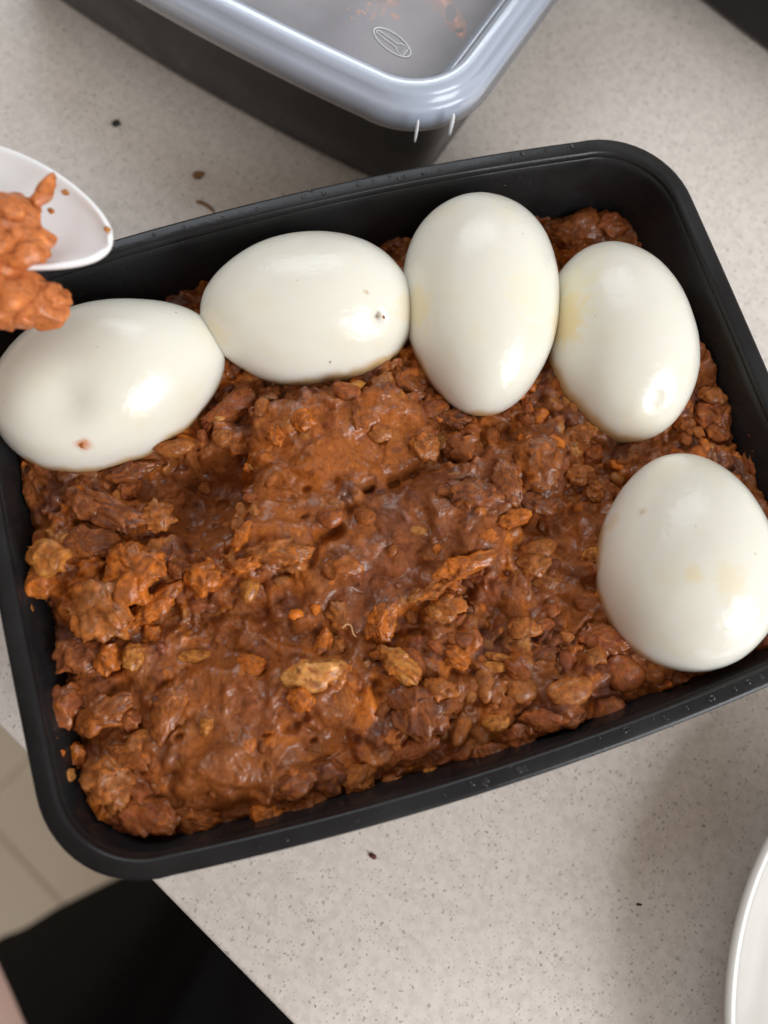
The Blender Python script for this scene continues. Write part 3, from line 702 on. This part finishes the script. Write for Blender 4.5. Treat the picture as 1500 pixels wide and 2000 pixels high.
P_ = [  # the pieces one can pick out in the photograph
 ('onion_piece', 606, 1318, 112, 58, 5, -8, 'l', 2.4, .28, .45), ('onion_piece', 655, 1312, 56, 60, 4, 10, 'b', 2.2, .3, .5), ('meat_shred', 588, 1366, 50, 44, 4, 60, 'o', 2.0, .4, .5), ('meat_shred', 630, 1258, 28, 60, 3.5, 15, 'o', 2.2, .5, .6),
 ('meat_chunk', 825, 1382, 118, 100, 9, 10, 'm', 3.0, .45, .25), ('meat_chunk', 860, 1345, 60, 40, 5, 10, 'b', 4.0, .5, .5), ('onion_piece', 780, 1300, 96, 46, 5, 42, 'y', 3.2, .4, .6), ('meat_shred', 745, 1215, 52, 82, 5, 15, 'o', 2.4, .6, .7),
 ('meat_shred', 740, 1275, 60, 26, 3, 20, 'o', 2.4, .6, .7),
 ('meat_chunk', 215, 1000, 160, 56, 6, 22, 'm', 4.0, .6, .4), ('meat_chunk', 160, 985, 70, 40, 5, 35, 'd', 4.5, .5, .2), ('onion_piece', 308, 1010, 62, 56, 5, 0, 'b', 4.2, .5, .5), ('meat_chunk', 262, 1118, 100, 110, 8, 20, 'o', 4.0, .55, .7),
 ('onion_piece', 92, 1090, 70, 70, 6, 5, 'y', 3.6, .28, .5), ('meat_chunk', 84, 1138, 56, 62, 6, 5, 'o', 3.2, .4, .6), ('meat_chunk', 180, 1060, 110, 70, 6, -10, 'd', 2.0, .5, .4), ('onion_piece', 190, 1195, 110, 110, 6, 35, 'b', 3.4, .45, .5), ('meat_shred', 300, 1185, 120, 40, 6, -35, 'o', 4.4, .6, .8),
 ('meat_chunk', 212, 1285, 48, 56, 5, 20, 'o', 3.4, .5, .7), ('meat_chunk', 398, 1130, 62, 62, 6.5, 0, 'o', 3.6, .5, .7), ('bean', 487, 1146, 40, 66, 4.5, 0, 'y', 2.2, .06, .1),
 ('meat_chunk', 165, 1275, 105, 66, 5, -10, 'd', 1.5, .5, .3), ('meat_chunk', 122, 1378, 66, 70, 6, 20, 'r', 4.0, .5, .4), ('meat_chunk', 195, 1398, 100, 56, 5, -25, 'p', 2.2, .5, .4), ('onion_piece', 262, 1280, 40, 50, 4, 20, 'y', 1.4, .3, .3),
 ('meat_chunk', 790, 748, 92, 54, 6, 30, 'd', 1.6, .5, .4), ('meat_chunk', 885, 820, 84, 46, 5, 0, 'm', 1.6, .5, .4), ('bean', 645, 1012, 54, 42, 4, -10, 'r', 1.4, .12, .4), ('bean', 712, 1010, 44, 34, 3.6, 20, 'p', 1.2, .12, .4),
 ('meat_shred', 1002, 1014, 74, 34, 4, -22, 'o', 2.6, .6, .7), ('meat_shred', 905, 1105, 120, 40, 4.5, -24, 'o', 2.8, .7, .8), ('meat_shred', 850, 1150, 80, 34, 4, -35, 'b', 2.0, .7, .7), ('meat_chunk', 872, 1182, 62, 54, 5, 10, 'b', 1.8, .5, .6),
 ('onion_piece', 1062, 1128, 90, 46, 4, 10, 'b', 2.0, .45, .4), ('onion_piece', 1160, 1084, 52, 30, 3.2, -5, 'y', 1.0, .4, .3), ('bean', 1052, 1074, 74, 44, 4, -10, 'b', .8, .12, .3),
 ('onion_piece', 975, 1284, 62, 18, 3, 10, 'y', 1.6, .35, .2), ('onion_piece', 968, 1302, 60, 20, 3, 5, 'y', 1.3, .35, .2), ('onion_piece', 1022, 1226, 62, 40, 3, -5, 'b', 2.0, .5, .4),
 ('bean', 1218, 1318, 78, 66, 5, 30, 'r', 1.2, .1, .3), ('bean', 1182, 1385, 74, 70, 5.5, 60, 'r', 1.2, .25, .3), ('bean', 1272, 1312, 52, 44, 4.5, 70, 'b', 1.4, .15, .3), ('bean', 1115, 1352, 92, 54, 5, -12, 'b', 1.2, .1, .3), ('bean', 1016, 1342, 74, 60, 5, 20, 'b', 1.2, .1, .3),
 ('bean', 950, 1335, 44, 76, 4.5, 5, 'b', 1.2, .14, .3), ('meat_chunk', 1080, 1402, 110, 46, 5, -8, 'r', 1.2, .4, .3), ('bean', 970, 1412, 52, 32, 3.6, -10, 'y', 1.0, .15, .3), ('bean', 900, 1425, 34, 70, 3.6, 25, 'b', 1.0, .15, .3),
 ('meat_chunk', 920, 970, 120, 56, 6, 12, 'm', 1.6, .5, .3), ('meat_chunk', 1050, 905, 90, 100, 7, 10, 'p', 1.4, .45, .4), ('meat_chunk', 990, 940, 60, 90, 6, 0, 'd', 1.8, .45, .3), ('meat_chunk', 910, 880, 80, 60, 6, 20, 'd', 1.6, .5, .4), ('meat_chunk', 1045, 985, 70, 40, 5, 20, 'm', 1.4, .5, .2),
 ('bean', 434, 856, 40, 36, 4, 0, 'b', 1.2, .1, .2), ('bean', 510, 800, 26, 50, 4, 10, 'b', 1.2, .12, .3), ('meat_chunk', 448, 800, 120, 46, 6, -38, 'r', 2.2, .5, .3), ('bean', 340, 876, 76, 34, 4, -10, 'b', 1.4, .25, .3), ('meat_chunk', 245, 922, 112, 44, 5, -18, 'm', 2.6, .5, .35), ('bean', 395, 852, 22, 26, 3, 0, 'r', 1.4, .2, .2),
 ('bean', 678, 766, 56, 36, 4, 10, 'r', 1.4, .12, .4), ('onion_piece', 742, 842, 56, 44, 3.6, 0, 'b', .8, .25, .3), ('onion_piece', 828, 872, 56, 60, 5, 20, 'b', 1.8, .4, .6), ('meat_chunk', 590, 820, 44, 40, 4, 0, 'o', 1.8, .5, .6), ('meat_chunk', 538, 850, 40, 30, 4, 60, 'o', 1.8, .6, .7),
 ('meat_shred', 470, 1050, 60, 24, 4, -60, 'o', 3.0, .6, .7), ('meat_chunk', 545, 1080, 120, 44, 5, 0, 'b', 1.6, .5, .7), ('meat_chunk', 480, 1105, 60, 26, 4, -20, 'o', 1.8, .6, .7),
 ('meat_chunk', 1398, 806, 72, 86, 7, 20, 'r', 1.8, .5, .5), ('onion_piece', 1392, 772, 46, 30, 4, 10, 'b', 3.0, .4, .4), ('meat_chunk', 1158, 960, 40, 40, 4, 30, 'b', 1.8, .6, .4), ('meat_chunk', 1126, 925, 54, 40, 5, 0, 'b', 1.4, .5, .4), ('meat_chunk', 1480, 912, 60, 60, 6, 0, 'r', 1.6, .5, .4),
 ('meat_chunk', 1125, 450, 120, 60, 8, -8, 'd', 2.5, .5, .2), ('meat_chunk', 765, 470, 56, 50, 6, 0, 'd', 2.0, .5, .2), ('meat_chunk', 1190, 440, 60, 40, 6, 20, 'r', 2.5, .5, .2),
 ('meat_chunk', 215, 1530, 96, 80, 7, 35, 'b', 1.6, .45, .4), ('meat_chunk', 262, 1478, 96, 50, 5, 0, 'p', 1.8, .45, .4), ('meat_chunk', 146, 1482, 44, 50, 5, 30, 'o', 2.4, .5, .5), ('meat_chunk', 285, 1590, 130, 66, 7, 10, 'r', 1.6, .45, .4), ('meat_chunk', 380, 1600, 90, 50, 6, 10, 'p', 1.2, .45, .4),
 ('meat_chunk', 642, 1520, 76, 60, 6, 10, 'm', 1.6, .45, .3), ('meat_chunk', 596, 1575, 84, 60, 6, -10, 'p', 1.6, .5, .4), ('meat_chunk', 520, 1590, 60, 44, 6, 0, 'o', 1.6, .45, .4), ('meat_chunk', 700, 1520, 70, 50, 5, -20, 'b', 1.4, .45, .4), ('meat_chunk', 575, 1530, 90, 50, 5, -25, 'd', 1.2, .45, .3),
 ('bean', 770, 1535, 50, 44, 4.5, 10, 'b', 1.4, .14, .3), ('bean', 848, 1518, 46, 36, 4.5, 10, 'y', 2.0, .1, .3), ('meat_chunk', 800, 1470, 110, 50, 5, -20, 'r', 1.2, .45, .3), ('meat_chunk', 960, 1470, 90, 44, 5, -18, 'd', 1.4, .45, .3), ('meat_chunk', 1010, 1440, 56, 50, 5, 0, 'r', 1.4, .45, .3),
 ('bean', 380, 1284, 60, 28, 3.2, -5, 'y', .8, .2, .4), ('bean', 402, 1420, 26, 36, 3.2, 10, 'y', 1.0, .2, .4), ('meat_chunk', 250, 1405, 50, 44, 4.5, 0, 'r', 1.6, .4, .4), ('meat_chunk', 330, 1380, 60, 120, 4.5, 25, 'p', 1.0, .4, .4), ('bean', 490, 1300, 60, 40, 3.6, 10, 'o', .9, .25, .3),
 ('meat_chunk', 670, 1110, 80, 44, 4, -10, 'p', 1.0, .4, .4), ('bean', 850, 1195, 40, 32, 4, 0, 'y', 1.2, .12, .3), ('bean', 805, 1200, 40, 44, 4, 0, 'b', 1.0, .15, .3), ('meat_chunk', 1180, 1250, 90, 60, 5, 10, 'r', 1.0, .4, .3), ('bean', 1150, 1180, 60, 44, 4, 20, 'r', .8, .2, .3), ('meat_chunk', 1060, 1280, 60, 40, 4, -20, 'm', 1.0, .4, .3),
 ('bean', 905, 1250, 44, 30, 3.6, -10, 'm', .8, .2, .2), ('bean', 1075, 1195, 36, 30, 3.6, 0, 'r', 1.6, .3, .4), ('bean', 800, 1330, 36, 28, 3.6, 0, 'r', 1.0, .3, .4),
]
for t in P_:
    piece(t[0], *t[1:8], lift=t[8]-1.2, rag_=t[9], coat=t[10], sub=5 if max(t[3], t[4]) > 80 else 4)
kinds = [('bean', 'b'), ('bean', 'r'), ('bean', 'p'), ('meat_chunk', 'p'), ('meat_chunk', 'r'), ('meat_chunk', 'd'), ('meat_chunk', 'o'), ('onion_piece', 'b')]
cnt = 0
while cnt < 70:
    x_, y_ = inpan(0.017); s_, j, i = smear_at(x_, y_)
    if rng.random() < s_*0.9: continue
    x_ /= 1000; y_ /= 1000
    if any(((x_-e[0])**2+(y_-e[1])**2) < 0.019**2 for e in EGGS): continue
    nm, c_ = kinds[rng.integers(len(kinds))]
    L = rng.uniform(0.0035, 0.0085); Wd = L*rng.uniform(0.5, 0.85)
    me = lump(nm, (L, Wd, L*0.5), PAL[c_], 1000+cnt, 0.1 if nm == 'bean' else rng.uniform(0.35, 0.6), 0.4, 3 if L < 0.005 else 4)
    o = obj(nm, me, M['stew'], stew); o.location = (x_, y_, zat(x_, y_)+rng.uniform(-0.0008, 0.0004)); o.rotation_euler = (rng.uniform(-.4, .4), rng.uniform(-.4, .4), rng.uniform(0, 6.28)); cnt += 1
# bits stuck to the inner walls
for px, py, lx, ly, c_, z in [(104, 1446, 16, 40, 'y', .0495), (110, 1478, 20, 36, 'o', .049), (128, 1520, 30, 44, 'l', .048), (56, 1195, 10, 26, 'y', .050), (50, 1235, 10, 40, 'y', .0495), (60, 1262, 12, 18, 'y', .049), (1474, 805, 18, 26, 'd', .047), (1480, 840, 34, 44, 'm', .046), (1495, 880, 40, 30, 'r', .045)]:
    piece('stuck_bit', px, py, lx, ly, 2.2, 8, c_, zabs=z, rag_=0.5, coat=0.2, sub=3)
# loose crumbs of mash, too many to count
CV, CF, CC = [], [], []; B, F_ = ico(2); off = 0
for q in range(320):
    x_, y_ = inpan(0.0135); s_, j, i = smear_at(x_, y_)
    if rng.random() < s_*0.6: continue
    x_ /= 1000; y_ /= 1000
    r0 = rng.uniform(0.0005, 0.0015)*(1 if rng.random() < 0.8 else 1.4)
    P = B*(1+0.5*fbm(B[:, 0]*1.7+q*3.3, B[:, 1]*1.7, B[:, 2]*1.7, 2))[:, None]*np.array([r0*rng.uniform(1, 1.8), r0, r0*0.7])
    a_ = rng.uniform(0, 6.28); c_, s2 = math.cos(a_), math.sin(a_)
    P = np.stack([P[:, 0]*c_-P[:, 1]*s2, P[:, 0]*s2+P[:, 1]*c_, P[:, 2]], 1)+np.array([x_, y_, zat(x_, y_)+r0*0.15])
    CV.append(P); CF.append(F_+off); off += len(P)
    CC.append(np.tile(cols[rng.choice(9, p=[.22, .15, .12, .12, .1, .17, .04, .04, .04])]*rng.uniform(0.8, 1.15), (len(P), 1)))
crumbs = obj('mash_crumbs', mesh_np('mash_crumbs', np.concatenate(CV), np.concatenate(CF), col=np.concatenate(CC)), M['stew'], stew)
crumbs['kind'] = 'stuff'
# thin fibres of meat
def fibre(pts, z, r0):
    P = []
    for k, (px, py) in enumerate(pts):
        w = at(px, py, z); P.append(w)
    P = np.array(P); n = 18
    ts = np.linspace(0, len(P)-1, n); Q = []
    for t in ts:
        i = min(int(t), len(P)-2); f = t-i
        p_1, p_2 = P[i], P[i+1]; p_0 = P[max(i-1, 0)]; p_3 = P[min(i+2, len(P)-1)]
        Q.append(0.5*((2*p_1)+(-p_0+p_2)*f+(2*p_0-5*p_1+4*p_2-p_3)*f*f+(-p_0+3*p_1-3*p_2+p_3)*f**3))
    o = obj('fibre', mesh_np('fibre', *tube(Q, r0, 6, np.interp(np.linspace(0, 1, n), [0, .2, .8, 1], [.5, 1, 1, .4]))), M['fibre'], stew)
fibre([(668, 1228), (676, 1220), (685, 1222), (690, 1238), (696, 1244)], 0.0485, 0.00022)
fibre([(460, 1066), (455, 1080), (440, 1088), (430, 1100)], 0.050, 0.00014)

# ------------------------------------------------------------------ sauce flecks on the eggs
def fleck(e, px, py, size, colour, label):
    p = egg_pick[EGGS.index(e)](px, py)
    me = lump('sauce_fleck', (size, size*0.7, size*0.35), PAL[colour], int(px), 0.5, 0.5, 3)
    o = obj('sauce_fleck', me, M['stew']); nrm = Vector(p-np.array(e[:3])).normalized()
    o.rotation_euler = nrm.to_track_quat('Z', 'X').to_euler(); o.location = p
    tag(o, label, 'food fleck')
fleck(EGGS[0], 161, 870, 0.0030, 'o', 'red-brown sauce fleck stuck on the dented egg')
fleck(EGGS[1], 752, 622, 0.0010, 'd', 'tiny brown fleck in the pit of the crosswise egg')

# ------------------------------------------------------------------ spoon with a lifted portion
def spoon_mesh():
    L, W, D = 0.050, 0.0150, 0.0075
    n, m = 44, 25
    V, F = [], []
    for i in range(n):
        t = i/(n-1)                                         # 0 at neck, 1 at tip
        x = t*L
        hw = W*(max(1e-4, math.sin(math.pi*min(1, (0.06+0.94*t))**0.80)))**0.52
        hw = max(hw, 0.0032 if t < 0.5 else 0.0003)
        for j in range(m):
            s = -1+2*j/(m-1)
            dz = -D*(1-s*s)**0.9*(hw/W)**1.1
            lip = 0.0006*smooth(0.86, 1.0, abs(s))
            V.append((x, s*hw, dz+float(lip)))
    for i in range(n-1):
        for j in range(m-1): F.append((i*m+j, (i+1)*m+j, (i+1)*m+j+1, i*m+j+1))
    return V, F
tip, back = at(213, 484, 0.087), at(-190, 340, 0.087)
sdv = Vector(back-tip).normalized()
sp = thing('plastic_spoon', 'white plastic spoon held over the tray with stew on it', 'spoon')
sp.location = tip+np.array(sdv)*0.050
sx = -sdv; sz = Vector((0, 0, 1)); sy = sz.cross(sx).normalized(); sz = sx.cross(sy)
sm_ = Matrix((sx, sy, sz)).transposed()
sp.rotation_euler = (sm_ @ Matrix.Rotation(R_(-8), 3, 'X') @ Matrix.Rotation(R_(0), 3, 'Y')).to_euler()
bo = obj('bowl', mesh_np('bowl', *spoon_mesh()), M['spoon'], sp)
md = bo.modifiers.new('thickness', 'SOLIDIFY'); md.thickness = 0.0013; md.offset = 0
md = bo.modifiers.new('round', 'SUBSURF'); md.levels = 1; md.render_levels = 1
hp = [(0.002-t*0.15, 0, -0.0008+0.012*math.sin(t*1.4)) for t in np.linspace(0, 1, 14)]
V_, F_h = tube(hp, 0.0034, 10, np.interp(np.linspace(0, 1, 14), [0, .15, 1], [1, .9, 1.35]))
V_ = [(v_[0], v_[1], hp[i//10][2]+(v_[2]-hp[i//10][2])*0.55) for i, v_ in enumerate(V_)]
obj('handle', mesh_np('handle', V_, F_h), M['spoon'], sp)
sstew = thing('stew_portion', 'glossy orange spoonful of stew heaped on the white spoon and drooping over its edge', 'stew')
SALM = np.array([0.68, 0.22, 0.07])
for px, py, lx, ly, lz, rot_, z, sd in [(-5, 440, 140, 130, 9, 10, .090, 1), (38, 462, 96, 76, 8, 20, .091, 2), (-55, 520, 140, 130, 11, 0, .090, 3), (0, 565, 130, 100, 10, 10, .086, 4), (62, 588, 110, 80, 9, 12, .083, 5), (0, 612, 100, 56, 8, 10, .082, 6),
                                    (86, 374, 24, 62, 4, 25, .0915, 7), (45, 498, 76, 44, 7, -20, .091, 8), (15, 405, 70, 44, 5, 30, .094, 9), (-10, 470, 56, 46, 5, 0, .096, 10), (35, 618, 70, 36, 6, 0, .083, 11), (100, 582, 60, 50, 7, 20, .083, 12), (70, 482, 44, 34, 5, 60, .091, 13)]:
    o = piece('stew_lump', px, py, lx, ly, lz, rot_, SALM, seed=sd+300, rag_=0.24, coat=0.6, sub=4, coatc=np.array([0.62, 0.20, 0.05]), film=0.08, parent=sstew, zabs=z)
for px, py, r0 in [(209, 448, .0011), (127, 376, .0008), (100, 412, .0007)]:
    o = piece('sauce_drop', px, py, 14, 10, 1.0, 40, 'l', seed=int(px), rag_=0.2, coat=0.4, sub=2, parent=sstew, zabs=0.0875)

# ------------------------------------------------------------------ white bowl at the edge of the picture
ZB = 0.024
pa, pb, pc = [at(*q, ZB)[:2] for q in ((1500, 1622), (1432, 1800), (1411, 1995))]
A2 = 2*np.array([pb-pa, pc-pa]); bb = np.array([pb@pb-pa@pa, pc@pc-pa@pa]); bc = np.linalg.solve(A2, bb); BR = np.linalg.norm(pa-bc)
print('bowl centre', bc, 'radius', BR)
bprof = [(0.0, 0.004), (0.30, 0.004), (0.34, 0.0), (0.40, 0.0), (0.43, 0.005), (0.62, 0.013), (0.82, 0.028), (0.94, 0.042), (0.985, 0.0485), (1.0, 0.0505), (0.998, 0.0520), (0.985, 0.0528), (0.965, 0.0520), (0.93, 0.0460), (0.80, 0.031), (0.60, 0.0165), (0.40, 0.009), (0.0, 0.007)]
def lathe(prof, rad, n=96):
    V, F = [], []
    for r_, z_ in prof:
        for k in range(n): V.append((rad*max(r_, 1e-4)*math.cos(2*math.pi*k/n), rad*max(r_, 1e-4)*math.sin(2*math.pi*k/n), z_*0.48))
    for i in range(len(prof)-1):
        for k in range(n): F.append((i*n+k, i*n+(k+1) % n, (i+1)*n+(k+1) % n, (i+1)*n+k))
    return V, F
bowl = obj('ceramic_bowl', mesh_np('ceramic_bowl', *lathe(bprof, BR)), M['ceramic'])
bowl.location = (bc[0], bc[1], 0)
md = bowl.modifiers.new('round', 'SUBSURF'); md.levels = 1; md.render_levels = 2
tag(bowl, 'large white glazed bowl on the speckled counter', 'bowl')

# ------------------------------------------------------------------ droplets on the rim
def droplet(px, py, z, r0, lab, grp):
    p = at(px, py, z); B, F_ = ico(2)
    P = B*np.array([1, random.uniform(0.7, 1), 0.55])*r0
    o = obj('water_droplet', mesh_np('water_droplet', P, F_), M['water']); o.location = (p[0], p[1], z+0.1*r0); o.rotation_euler = (0, 0, random.uniform(0, 6))
    tag(o, lab, 'droplet', grp)
far = [(358, 444), (435, 425), (503, 408), (593, 385), (632, 378), (608, 372), (780, 349), (760, 343), (728, 352), (792, 344), (828, 338), (860, 333), (1020, 300), (1068, 293), (1117, 286), (1000, 311), (700, 360), (300, 458)]
for p in far: droplet(*p, H, random.uniform(0.0005, 0.0008), 'tiny water droplet on the tray rim next to the lidded container', 'water droplets on the rim beside the lidded container')
near = [(868, 1554), (922, 1531), (948, 1532), (951, 1523), (1014, 1505), (1027, 1500), (1220, 1427), (1225, 1424), (1277, 1407), (1342, 1383), (1385, 1368), (1392, 1363), (1436, 1346), (1462, 1332), (1488, 1322), (700, 1605), (510, 1655), (735, 1590), (1000, 1500), (560, 1640), (1170, 1440), (1300, 1402)]
for p in near: droplet(*p, H, random.uniform(0.0005, 0.0009), 'water droplet on the tray rim beside the bare speckled counter', 'water droplets on the rim beside the open counter')

# fine condensation on the inner back wall, too small to count
CV, CF, off = [], [], 0; B, F_ = ico(1)
for q in range(150):
    xx = rng.normal(0.045, 0.016) if q < 90 else rng.uniform(-0.07, 0.07); zz = rng.uniform(0.0455, 0.0530)
    yy = TB+TKB*(1-min(1, abs(xx)/(TA-TR))**2)-(0.0054+(0.051-zz)*0.187)
    r0 = abs(rng.normal(0.00013, 0.00006))+0.00006
    CV.append(B*r0+np.array([xx, yy, zz])); CF.append(F_+off); off += len(B)
o = obj('condensation', mesh_np('condensation', np.concatenate(CV), np.concatenate(CF)), M['water']); tag(o, 'fine mist of water droplets on the inner wall behind the eggs', 'condensation', kind='stuff')

# ------------------------------------------------------------------ crumbs lying on the counter
def crumb(px, py, lx, ly, mat, label, rot_=0):
    p = at(px, py, 0); k = np.linalg.norm(p-CAM)/FPX
    me = lump('crumb', (lx*k, ly*k, min(lx, ly)*k*0.7), PASTE, int(px+py), 0.5, 0, 3)
    o = obj('crumb', me, mat); o.location = (p[0], p[1], min(lx, ly)*k*0.22); o.rotation_euler = (0, 0, -R_(rot_)+EUL[2])
    tag(o, label, 'crumb')
crumb(227, 243, 15, 11, M['crumb_black'], 'black speck lying alone on the counter near the dark container', -40)
crumb(388, 343, 20, 14, M['crumb_brown'], 'golden brown crumb on the counter between tray and lidded container', -10)
crumb(729, 1672, 14, 9, M['crumb_red'], 'dark red crumb on the counter by the tray', 30)
crumb(1248, 1766, 10, 4, M['crumb_black'], 'tiny dark sliver on the counter toward the white bowl', 5)
fp = [at(px, py, 0.0006) for px, py in [(383, 393), (392, 394), (402, 399), (413, 407), (418, 414)]]
o = obj('food_shred', mesh_np('food_shred', *tube(fp, 0.0006, 6, [.6, 1, 1, .9, .5])), M['crumb_brown']); tag(o, 'thin tan shred on the counter touching the tray rim', 'crumb')

# ------------------------------------------------------------------ the person standing at the counter
per = thing('person', 'person in black clothes with a bare forearm, standing against the counter edge', 'person')
def skin_mesh(name, verts, edges, mat, root=0, sub=2):
    me = bpy.data.meshes.new(name); me.from_pydata([tuple(map(float, v_[:3])) for v_ in verts], edges, [])
    o = obj(name, me, mat, per)
    md = o.modifiers.new('skin', 'SKIN'); md.use_smooth_shade = True
    if not me.skin_vertices: me.attributes
    for i, v_ in enumerate(verts):
        me.skin_vertices[0].data[i].radius = (v_[3], v_[4] if len(v_) > 4 else v_[3]); me.skin_vertices[0].data[i].use_root = i == root
    s_ = o.modifiers.new('sub', 'SUBSURF'); s_.levels = sub; s_.render_levels = sub
    return o
pf = np.array([0.992, 0.126]); ps = np.array([0.126, -0.992])   # the way the person faces, and the person's right
pc_ = np.array([-0.270, -0.362])
def pp(s_, f_, z): return (pc_[0]+ps[0]*s_+pf[0]*f_, pc_[1]+ps[1]*s_+pf[1]*f_, z)
# black dress: lofted rounded sections, hem to shoulders, with soft folds in the skirt
sec = [(-0.64, .205, .155, .002), (-0.60, .204, .155, .002), (-0.45, .198, .150, 0), (-0.25, .190, .143, 0), (-0.08, .182, .135, 0), (0.06, .165, .120, 0), (0.16, .148, .108, 0), (0.28, .155, .112, 0), (0.40, .175, .110, 0), (0.47, .165, .085, 0), (0.51, .10, .06, 0)]
V, F = [], []; n = 96
for z, hw, hd, _ in sec:
    for k in range(n):
        t = 2*math.pi*k/n; ex = 2/7.0
        cx_, sy_ = math.copysign(abs(math.cos(t))**ex, math.cos(t)), math.copysign(abs(math.sin(t))**ex, math.sin(t))
        fo = 1+0.022*math.sin(9*t+0.8*math.sin(3*t))*min(1, max(0, (0.05-z)/0.6))
        V.append(pp(hw*cx_*fo, hd*sy_*fo, z))
for i in range(len(sec)-1):
    for k in range(n): F.append((i*n+k, i*n+(k+1) % n, (i+1)*n+(k+1) % n, (i+1)*n+k))
F.append(tuple((len(sec)-1)*n+k for k in range(n)))
dr = obj('dress', mesh_np('dress', V, F), M['trousers'], per)
# body: legs, trunk, the left arm bent at the elbow and its hand on the spoon's handle
hand = np.array(sp.location)+np.array(sdv)*0.125; ha = np.array(sdv)
elb = np.array([-0.1030, -0.1600, 0.1150])
fd = (hand-elb)/np.linalg.norm(hand-elb)
wr = hand-fd*0.075+np.array([0, 0, -0.004]); palm = hand-fd*0.035+np.array([0, 0, -0.010])
upv = np.array([0, 0, 1.0])
bv = [(*pp(0, 0, 0.0), .11, .09), (*pp(0, 0, 0.20), .10, .08), (*pp(0, 0, 0.40), .11, .075), (*pp(0, 0, 0.50), .055)]
be = [(0, 1), (1, 2), (2, 3)]
for s_ in (1, -1):
    b0_ = len(bv)
    bv += [(*pp(s_*0.085, 0.0, -0.10), .085), (*pp(s_*0.09, 0.015, -0.44), .056), (*pp(s_*0.09, -0.01, -0.80), .036), (*pp(s_*0.09, 0.0, -0.86), .034), (*pp(s_*0.095, 0.14, -0.876), .022)]
    be += [(0, b0_), (b0_, b0_+1), (b0_+1, b0_+2), (b0_+2, b0_+3), (b0_+3, b0_+4)]
b0_ = len(bv)
sh = np.array([-0.2137, -0.2538, 0.4303])
bv += [(*sh, .05), (*(sh*0.55+elb*0.45), .045), (*elb, .040), (*(elb*0.6+wr*0.4), .038), (*wr, .025), (*palm, .034, .016)]
be += [(2, b0_)]+[(b0_+i, b0_+i+1) for i in range(5)]
pm_ = b0_+5
for k, (off_, ln, rad) in enumerate([(-0.027, 0.9, .0082), (-0.009, 1.0, .0088), (0.009, 0.95, .0086), (0.026, 0.78, .0078)]):
    i0 = len(bv)
    kn = palm+ha*off_+fd*0.030+upv*0.010
    q1 = kn+(fd*0.018+upv*0.014)*ln; q2 = q1+(fd*0.018-upv*0.010)*ln; q3 = q2+(-fd*0.006-upv*0.018)*ln
    bv += [(*kn, rad*1.15), (*q1, rad), (*q2, rad*0.92), (*q3, rad*0.8)]
    be += [(pm_, i0), (i0, i0+1), (i0+1, i0+2), (i0+2, i0+3)]
i0 = len(bv)
t1 = palm-ha*0.036-upv*0.004; t2 = t1-ha*0.014+fd*0.022+upv*0.006; t3 = t2-ha*0.004+fd*0.020+upv*0.010
bv += [(*t1, .012), (*t2, .0105), (*t3, .0088)]; be += [(pm_, i0), (i0, i0+1), (i0+1, i0+2)]
skin_mesh('body', bv, be, M['skin'])
